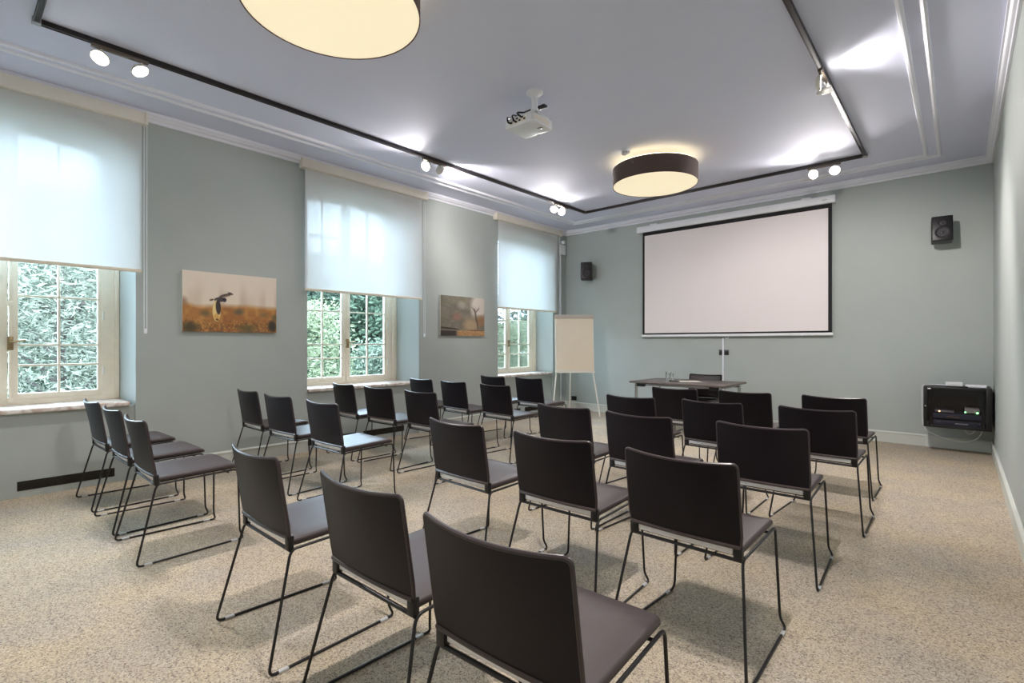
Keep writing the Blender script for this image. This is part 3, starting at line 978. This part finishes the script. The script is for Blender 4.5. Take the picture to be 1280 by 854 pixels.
bar = obj('bottom_bar', bm, M['white_plastic'], root)
bm = BM(); tube(bm, fillet([(.012, -.004, Zs(1.384)), (.012, -.004, Zs(1.352)), (.05, -.004, Zs(1.352)), (.05, -.004, Zs(1.384))], .012), .004, 8)
obj('pull_loop', bm, M['white_plastic'], bar)

# raceway, sockets
bm = BM(); box(bm, -2.776, -2.752, YB - .014, YB, .145, 1.366, .003)
tag(obj('cable_raceway', bm, M['trim']), 'thin white cable duct running down the wall below the screen', 'cable duct')
for x0, lab in ((-2.828, 'dark wall switch plate, window side of the white cable duct'), (-2.748, 'dark wall switch plate, cabinet side of the white cable duct')):
    root = thing('wall_socket', lab, 'socket', (x0 + .036, YB, 1.09), group='dark plates beside the cable duct')
    bm = BM(); box(bm, -.034, .034, -.010, 0, 0, .085, .003)
    pl = obj('plate', bm, M['grey_plate'] if 'grey_plate' in M else M.setdefault('grey_plate', mat('dark_grey_plate', srgb(72, 72, 74), .4, noise=.03, nscale=40)), root)
    bm = BM(); box(bm, -.022, .022, -.0125, -.009, .018, .067, .002)
    obj('insert', bm, M['black'], pl)
root = thing('wall_socket', 'black double socket low on the wall behind the flip chart', 'socket', (-5.575, YB, .175))
bm = BM(); box(bm, -.06, .06, -.010, 0, 0, .08, .003)
pl = obj('plate', bm, M['black'], root)
for s in (-1, 1):
    bm = BM(); cyl(bm, (s * .028, -.009, .04), (0, -1, 0), .02, .003, 20)
    obj('insert', bm, M['blackmatte'], pl)

# ------------------------------------------------------------------ wall speakers
def speaker(x, z0, w, h, d, yaw, tilt, gap, label):
    root = thing('wall_speaker', label, 'loudspeaker', (x, YB - gap, z0), yaw, group='black wall speakers either side of the screen')
    bm = BM()
    T = Matrix.Translation((0, 0, h / 2)) @ Matrix.Rotation(tilt, 4, 'X') @ Matrix.Translation((0, 0, -h / 2))
    box(bm, -w / 2, w / 2, -d, 0, 0, h, .012, 3, T)
    cab = obj('cabinet', bm, M['black'], root)
    for zz, r in ((h * .70, w * .2), (h * .32, w * .34)):
        bm = BM()
        lathe(bm, [(r * 1.12, 0), (r * 1.12, .006), (r, .008), (r * .85, .002), (r * .3, -.008), (r * .26, .004), (0, .007)], 32)
        bmesh.ops.transform(bm, matrix=T @ Matrix.Translation((0, -d - .001, zz)) @ Matrix.Rotation(math.pi / 2, 4, 'X'), verts=bm.verts[:])
        obj('driver', bm, M['driver'], cab)
    bm = BM(); box(bm, -w * .12, w * .08, -d - .003, -d, h * .075, h * .11, .001, 2, T)
    obj('badge', bm, M['grey_metal'], cab)
    bm = BM()
    box(bm, -.03, .03, -.02, gap, h * .35, h * .65, .004, 2, Matrix.Rotation(-yaw, 4, 'Z'))
    obj('wall_bracket', bm, M['black'], root)
M['driver'] = mat('speaker_cone', srgb(44, 42, 46), .5, noise=.05, nscale=60)
speaker(-5.215, 2.44, .205, .32, .17, math.radians(28), math.radians(-6), .10, 'black wall speaker between the flip chart corner and the screen')
speaker(-.165, 2.465, .195, .30, .17, math.radians(4), math.radians(-7), .10, 'black wall speaker above the equipment cabinet')

# ------------------------------------------------------------------ detector box in the corner
root = thing('motion_detector', 'white alarm box high in the corner beside the roller blind', 'alarm box', (XL, 7.925, 2.99))
bm = BM(); box(bm, .001, .05, -.075, .075, 0, .185, .01, 3)
obj('housing', bm, M['white_plastic'], root)
bm = BM(); lathe(bm, [(.03, .0), (.036, .012), (.036, .05), (.026, .062), (0, .064)], 24, (.04, 0, .20)); box(bm, .001, .04, -.014, .014, .215, .235, .003)
obj('sounder', bm, M['white_plastic'], root)
bm = BM(); cyl(bm, (.012, -.04, 0), (0, 0, -1), .008, 2.83, 10)
obj('conduit', bm, M['trim'], root)

# ------------------------------------------------------------------ flip chart
Fd = Vector((-math.sin(math.radians(CAM_YAW)), math.cos(math.radians(CAM_YAW)), 0))
root = thing('flip_chart', 'white flip chart easel with blank cream paper in the corner', 'flip chart', (-5.06, 7.36, 0), math.radians(CAM_YAW + 1.5))
# local frame: x to the right as seen, y away from the audience
tl = math.radians(6)
bt = Matrix.Translation((0, 0, .765)) @ Matrix.Rotation(-tl, 4, 'X')
bm = BM(); box(bm, -.345, .345, .0, .018, 0, 1.02, .006, 2, bt)
board = obj('board', bm, M['white_metal'], root)
bm = BM(); box(bm, -.325, .325, -.012, -.001, .035, .965, .002, 2, bt)
obj('paper_pad', bm, M['cream_paper'], root)
bm = BM()
box(bm, -.35, .35, -.024, .004, .955, 1.022, .006, 2, bt); 
for s in (-1, 1):
    cyl(bm, bt @ Vector((s * .30, -.022, .99)), (0, -1, .1), .012, .02, 16)
obj('clamp_bar', bm, M['grey_metal_light'] if 'grey_metal_light' in M else M.setdefault('grey_metal_light', mat('pale_grey_metal', srgb(196, 188, 176), .4, noise=.03, nscale=40)), root)
bm = BM(); box(bm, -.345, .345, -.05, .0, -.012, .012, .004, 2, bt)
obj('pen_tray', bm, M['white_metal'], root)
for s in (-1, 1):
    bm = BM()
    tube(bm, [bt @ Vector((s * .315, .026, .98)), bt @ Vector((s * .325, .026, .0)), (s * .415, -.12, .012)], .0125, 10)
    cyl(bm, (s * .415, -.12, 0), (0, 0, 1), .017, .03, 14)
    obj('leg', bm, M['white_metal'], root)
bm = BM(); tube(bm, [bt @ Vector((-.035, .03, .94)), (-.035, .46, .012)], .0125, 10); cyl(bm, (-.035, .46, 0), (0, 0, 1), .017, .03, 14)
obj('leg', bm, M['white_metal'], root)

# ------------------------------------------------------------------ speaker's table and what lies on it
TBX, TBY = -2.86, 6.915
root = thing('folding_table', 'grey brown folding table with silver legs in front of the screen', 'table', (TBX, TBY, 0))
tx, ty = .655, .455
bm = BM(); box(bm, -tx, tx, -ty, ty, .715, .74, .006)
obj('tabletop', bm, M['table'], root)
for sx in (-1, 1):
    for syy in (-1, 1):
        bm = BM()
        cyl(bm, (sx * (tx - .07), syy * (ty - .08), .01), (0, 0, 1), .021, .70, 16)
        lg = obj('leg', bm, M['chrome'], root)
        bm = BM(); cyl(bm, (sx * (tx - .07), syy * (ty - .08), 0), (0, 0, 1), .024, .02, 16)
        obj('foot_cap', bm, M['black'], lg)
        bm = BM()
        box(bm, *sorted((sx * (tx - .20), sx * (tx - .09))), *sorted((syy * (ty - .115), syy * (ty - .045))), .665, .716, .006)
        obj('corner_bracket', bm, M['black'], root)
for syy in (-1, 1):
    bm = BM(); box(bm, -tx + .1, tx - .1, syy * (ty - .08) - .012, syy * (ty - .08) + .012, .685, .714, .003)
    obj('rail', bm, M['grey_metal'], root)
for sx in (-1, 1):
    bm = BM(); box(bm, sx * (tx - .07) - .012, sx * (tx - .07) + .012, -ty + .08, ty - .08, .687, .714, .003)
    obj('rail', bm, M['grey_metal'], root)

M['clear_base'] = clear_glass_mat('thick_glass_base', .5)
def tumbler(x, y, label, s=1.0):
    root = thing('drinking_glass', label, 'glass', (x, y, .741), group='drinking glasses on the table')
    bm = BM()
    lathe(bm, [(.028 * s, 0), (.036 * s, .11 * s), (.034 * s, .11 * s), (.027 * s, .008), (0, .008)], 28)
    obj('bowl', bm, M['tumbler'], root)
    bm = BM(); lathe(bm, [(0, .0005), (.027 * s, .0005), (.0275 * s, .007), (0, .0078)], 28)
    obj('base', bm, M['clear_base'], root)
tumbler(-3.11, 6.86, 'clear drinking glass nearer the flip chart on the table', 1.15)
tumbler(-3.045, 6.80, 'clear drinking glass nearer the sheet of paper', 1.0)
bm = BM()
T = Matrix.Translation((-2.98, 6.76, .741)) @ Matrix.Rotation(math.radians(15), 4, 'Z')
cyl(bm, T @ Vector((-.07, 0, .006)), T.to_3x3() @ Vector((1, 0, 0)), .0055, .13, 12); cyl(bm, T @ Vector((.06, 0, .006)), T.to_3x3() @ Vector((1, 0, 0)), .0055, .012, 12, .001)
tag(obj('pen', bm, M['black']), 'dark pen lying beside the drinking glasses', 'pen')
bm = BM()
box(bm, -.105, .105, -.148, .148, 0, .002, .0, mtx=Matrix.Translation((-2.84, 6.93, .7405)) @ Matrix.Rotation(math.radians(-52), 4, 'Z'))
tag(obj('paper_sheet', bm, M['paper']), 'white sheet of paper lying on the table', 'paper')

# ------------------------------------------------------------------ equipment cabinet
RX0, RX1, RY0, RY1, RZ0, RZ1 = -.318, .268, 7.63, 8.078, .30, .772
rw, rd, rh = RX1 - RX0, RY1 - RY0, RZ1 - RZ0
root = thing('equipment_cabinet', 'black wall-hung equipment cabinet with glass door in the corner', 'cabinet', (RX0, RY1, RZ0))
bm = BM()
box(bm, 0, rw, -rd, 0, rh - .016, rh, .004); box(bm, 0, rw, -rd, 0, 0, .016, .004)
box(bm, 0, .014, -rd, 0, .014, rh - .014, .003); box(bm, rw - .014, rw, -rd, 0, .014, rh - .014, .003)
box(bm, .012, rw - .012, -.012, 0, .014, rh - .014)
obj('casing', bm, M['black'], root)
bm = BM()
box(bm, .002, .034, -rd - .018, -rd - .001, .004, rh - .004, .003); box(bm, rw - .05, rw - .002, -rd - .018, -rd - .001, .004, rh - .004, .003)
box(bm, .034, rw - .05, -rd - .018, -rd - .001, rh - .028, rh - .004, .003); box(bm, .034, rw - .05, -rd - .018, -rd - .001, .004, .03, .003)
door = obj('door', bm, M['black'], root)
bm = BM(); box(bm, .030, rw - .046, -rd - .012, -rd - .008, .026, rh - .024)
obj('pane', bm, M['dark_glass'], door)
bm = BM(); cyl(bm, (.018, -rd - .018, rh * .52), (0, -1, 0), .008, .008, 16)
obj('lock', bm, M['chrome'], door)
bm = BM(); box(bm, .038, .066, -rd - .0195, -rd - .017, rh - .03, rh - .016, .001)
obj('badge', bm, M['white_plastic'], door)
bm = BM()
for x in (.06, rw - .085):
    box(bm, x, x + .02, -rd + .03, -rd + .034, .02, rh - .02)
obj('mounting_rail', bm, M['blackmatte'], root)

def device(name, label, cat, x0, x1, z0, z1, m, extra):
    r = thing(name, label, cat, (RX0 + x0, RY1 - rd + .05, RZ0 + z0))
    bm = BM(); box(bm, 0, x1 - x0, 0, .25, 0, z1 - z0, .004)
    b = obj('body', bm, m, r)
    for nm, ex, ez, w, h, mm in extra:
        bm = BM()
        box(bm, ex, ex + w, -.004, .001, ez, ez + h, .001)
        obj(nm, bm, mm, b)
M['dev'] = mat('dark_equipment_case', srgb(62, 66, 86), .45, noise=.06, nscale=60)
device('rack_shelf', 'dark vented shelf at the bottom of the equipment cabinet', 'rack unit', .085, rw - .09, .02, .085, M['dev'],
       [('key_row', .195 + k * .016, .028, .012, .012, M['paper']) for k in range(7)] + [('port', .03 + k * .014, .036, .01, .01, M['grey_metal']) for k in range(3)])
device('audio_amplifier', 'dark amplifier with an amber light in the equipment cabinet', 'amplifier', .085, rw - .09, .105, .165, M['dev'],
       [('display', .12, .022, .06, .008, M['yellow_strip']), ('display', .18, .018, .05, .008, M['yellow_strip'])])
device('network_switch', 'thin grey unit with an orange light in the equipment cabinet', 'network switch', .10, .27, .175, .20, M['grey_metal'],
       [('orange_light', .035, .006, .012, .012, M['orange_led'])])
device('media_player', 'pale grey box with green lights in the equipment cabinet', 'media player', .36, rw - .1, .185, .235, M['grey_metal_light'],
       [('green_light', -.0, -.0, .010, .012, M['green_led']), ('green_light', .10, -.002, .014, .014, M['green_led'])])

bm = BM(); box(bm, -.075, .075, -.05, .05, 0, .05, .006, 3, Matrix.Translation((-.05, 7.80, RZ1 + .001)) @ Matrix.Rotation(.06, 4, 'Z'))
tag(obj('router_box', bm, M['white_plastic']), 'taller white box on top of the equipment cabinet', 'router')
bm = BM(); box(bm, -.09, .09, -.06, .06, 0, .030, .006, 3, Matrix.Translation((.14, 7.76, RZ1 + .001)) @ Matrix.Rotation(-.05, 4, 'Z'))
tag(obj('router_box', bm, M['white_plastic']), 'low flat white box on the wall side of the cabinet top', 'router')
bm = BM(); box(bm, -.14, .05, -.035, .035, 0, .012, .004, 2, Matrix.Translation((.02, 7.68, RZ1 + .001)))
tag(obj('keyboard_case', bm, M['black']), 'thin black slab on the front edge of the cabinet top', 'device')
bm = BM()
pts = [(-.128, 7.84, RZ1 + .012), (-.2, 7.86, RZ1 + .012), (-.33, 7.80, RZ1 + .004), (-.336, 7.79, RZ1 - .03), (-.336, 7.80, .45), (-.33, 7.80, .30), (-.29, 7.82, .22), (-.12, 7.86, .14), (.05, 7.88, .12), (.15, 7.88, .17), (.19, 7.87, .245), (.19, 7.87, .298)]
tube(bm, fillet(pts, .12, n=6), .0055, 8)
tag(obj('power_cable', bm, M['white_plastic']), 'white cable looping round and hanging below the cabinet', 'cable')
bm = BM()
tube(bm, fillet([(.04, 7.80, .30), (.045, 7.80, .265), (.07, 7.80, .235), (.10, 7.80, .235), (.125, 7.80, .265), (.13, 7.80, .30)], .05, n=6), .005, 8)
tag(obj('network_cable', bm, M['white_plastic']), 'short grey white cable loop under the cabinet', 'cable')

# ------------------------------------------------------------------ outside: ground and trees
bm = BM(); box(bm, -70, XO - .02, -40, 60, -.9, -.7)
tag(obj('lawn', bm, M['lawn'], None, 0), 'green lawn outside the windows', 'lawn', kind='structure')

def make_tree(name, x, y, z0, height, rad, n, size, lm, label, droop=0.0, trunk=True, seed=1, flat=.5, slim=.42):
    r = np.random.default_rng(seed)
    root = thing(name, label, 'tree' if trunk else 'shrub', (x, y, z0), group='trees and shrubs outside')
    # clustered leaf positions on boughs
    nb = max(24, n // 60)
    th = r.random(nb) * 2 * np.pi
    hz = r.random(nb) ** .8
    rr = rad * np.sqrt(np.clip(1 - (hz * 1.7 - .7) ** 2 * .8, .05, 1)) * (.45 + .6 * r.random(nb))
    bc = np.stack([np.cos(th) * rr, np.sin(th) * rr, height * (.12 + .86 * hz) - droop * rr], 1)
    k = r.integers(0, nb, n)
    off = np.clip(r.normal(size=(n, 3)), -1.6, 1.6) * np.array([rad * .26, rad * .26, rad * .26 * flat])
    p = bc[k] + off
    p[:, 2] = np.maximum(p[:, 2], .05)
    d = r.normal(size=(n, 3)); d[:, 2] = d[:, 2] * .5 - droop
    d /= np.linalg.norm(d, axis=1)[:, None]
    e = r.normal(size=(n, 3)); e -= d * (e * d).sum(1)[:, None]; e /= np.linalg.norm(e, axis=1)[:, None]
    s = size * (.6 + .8 * r.random(n))[:, None]
    a = p - d * s; b = p + d * s
    V = np.stack([a, p + e * s * slim, b, p - e * s * slim], 1).reshape(-1, 3)
    F4 = np.arange(n * 4).reshape(-1, 4)
    me = bpy.data.meshes.new('foliage')
    me.from_pydata(V.tolist(), [], F4.tolist())
    me.materials.append(lm)
    o = bpy.data.objects.new('foliage', me); COL.objects.link(o); o.parent = root
    if trunk:
        bm = BM()
        cyl(bm, (0, 0, 0), (0, 0, 1), rad * .055, height * .9, 12, rad * .02)
        tr = obj('trunk', bm, M['bark'], root)
        for i in range(0, nb, max(1, nb // 14)):
            bm = BM()
            q = Vector(bc[i]); s0 = Vector((0, 0, max(.1, q.z - .5 * q.xy.length)))
            tube(bm, [s0, s0.lerp(q, .5) + Vector((0, 0, .1)), q], rad * .018, 6)
            obj('branch', bm, M['bark'], tr)
LM = [leaf_mat('pale_conifer_needles', srgb(50, 58, 48), srgb(150, 152, 138)),
      leaf_mat('deep_green_leaves', srgb(34, 48, 38), srgb(84, 98, 82)),
      leaf_mat('light_green_leaves', srgb(66, 76, 56), srgb(140, 144, 118)),
      leaf_mat('silver_green_leaves', srgb(48, 62, 50), srgb(118, 126, 112))]
G0 = -.72
make_tree('conifer_tree', -12.4, 1.4, G0, 5.0, 2.2, 42000, .065, LM[0], 'pale drooping conifer seen through the window by the side-on chairs', .35, seed=3, slim=.2)
make_tree('garden_tree', -21, 2.4, G0, 5.8, 2.9, 24000, .16, LM[1], 'dark green tree far behind the conifer', seed=5)
make_tree('garden_tree', -20, 11.0, G0, 5.4, 2.8, 26000, .12, LM[1], 'dark green tree filling the middle window', seed=6)
make_tree('garden_shrub', -12.4, 6.0, G0, 3.0, 1.1, 8000, .055, LM[2], 'light yellow green shrub low in the middle window', 0, False, seed=8)
make_tree('garden_shrub', -13.2, 9.2, G0, 2.0, 1.1, 8000, .055, LM[3], 'silver green shrub at the foot of the middle window view', 0, False, seed=9)
make_tree('garden_tree', -29, 19, G0, 6.5, 3.8, 12000, .15, LM[3], 'silver green tree in the distance between the middle and corner windows', seed=10)
make_tree('garden_tree', -20, 24.0, G0, 5.8, 2.9, 14000, .11, LM[1], 'dark green tree behind the window by the flip chart', seed=11)
make_tree('garden_shrub', -11.0, 12.9, G0, 2.5, 1.2, 8000, .055, LM[2], 'light green shrub behind the window by the flip chart', 0, False, seed=12)
make_tree('garden_shrub', -15, 17.6, G0, 2.9, 1.6, 8000, .065, LM[2], 'broad light green shrub further behind the flip chart window', 0, False, seed=13)
make_tree('garden_tree', -34, 9.0, G0, 7, 4.6, 14000, .2, LM[1], 'broad dark tree closing the far end of the garden', seed=14)
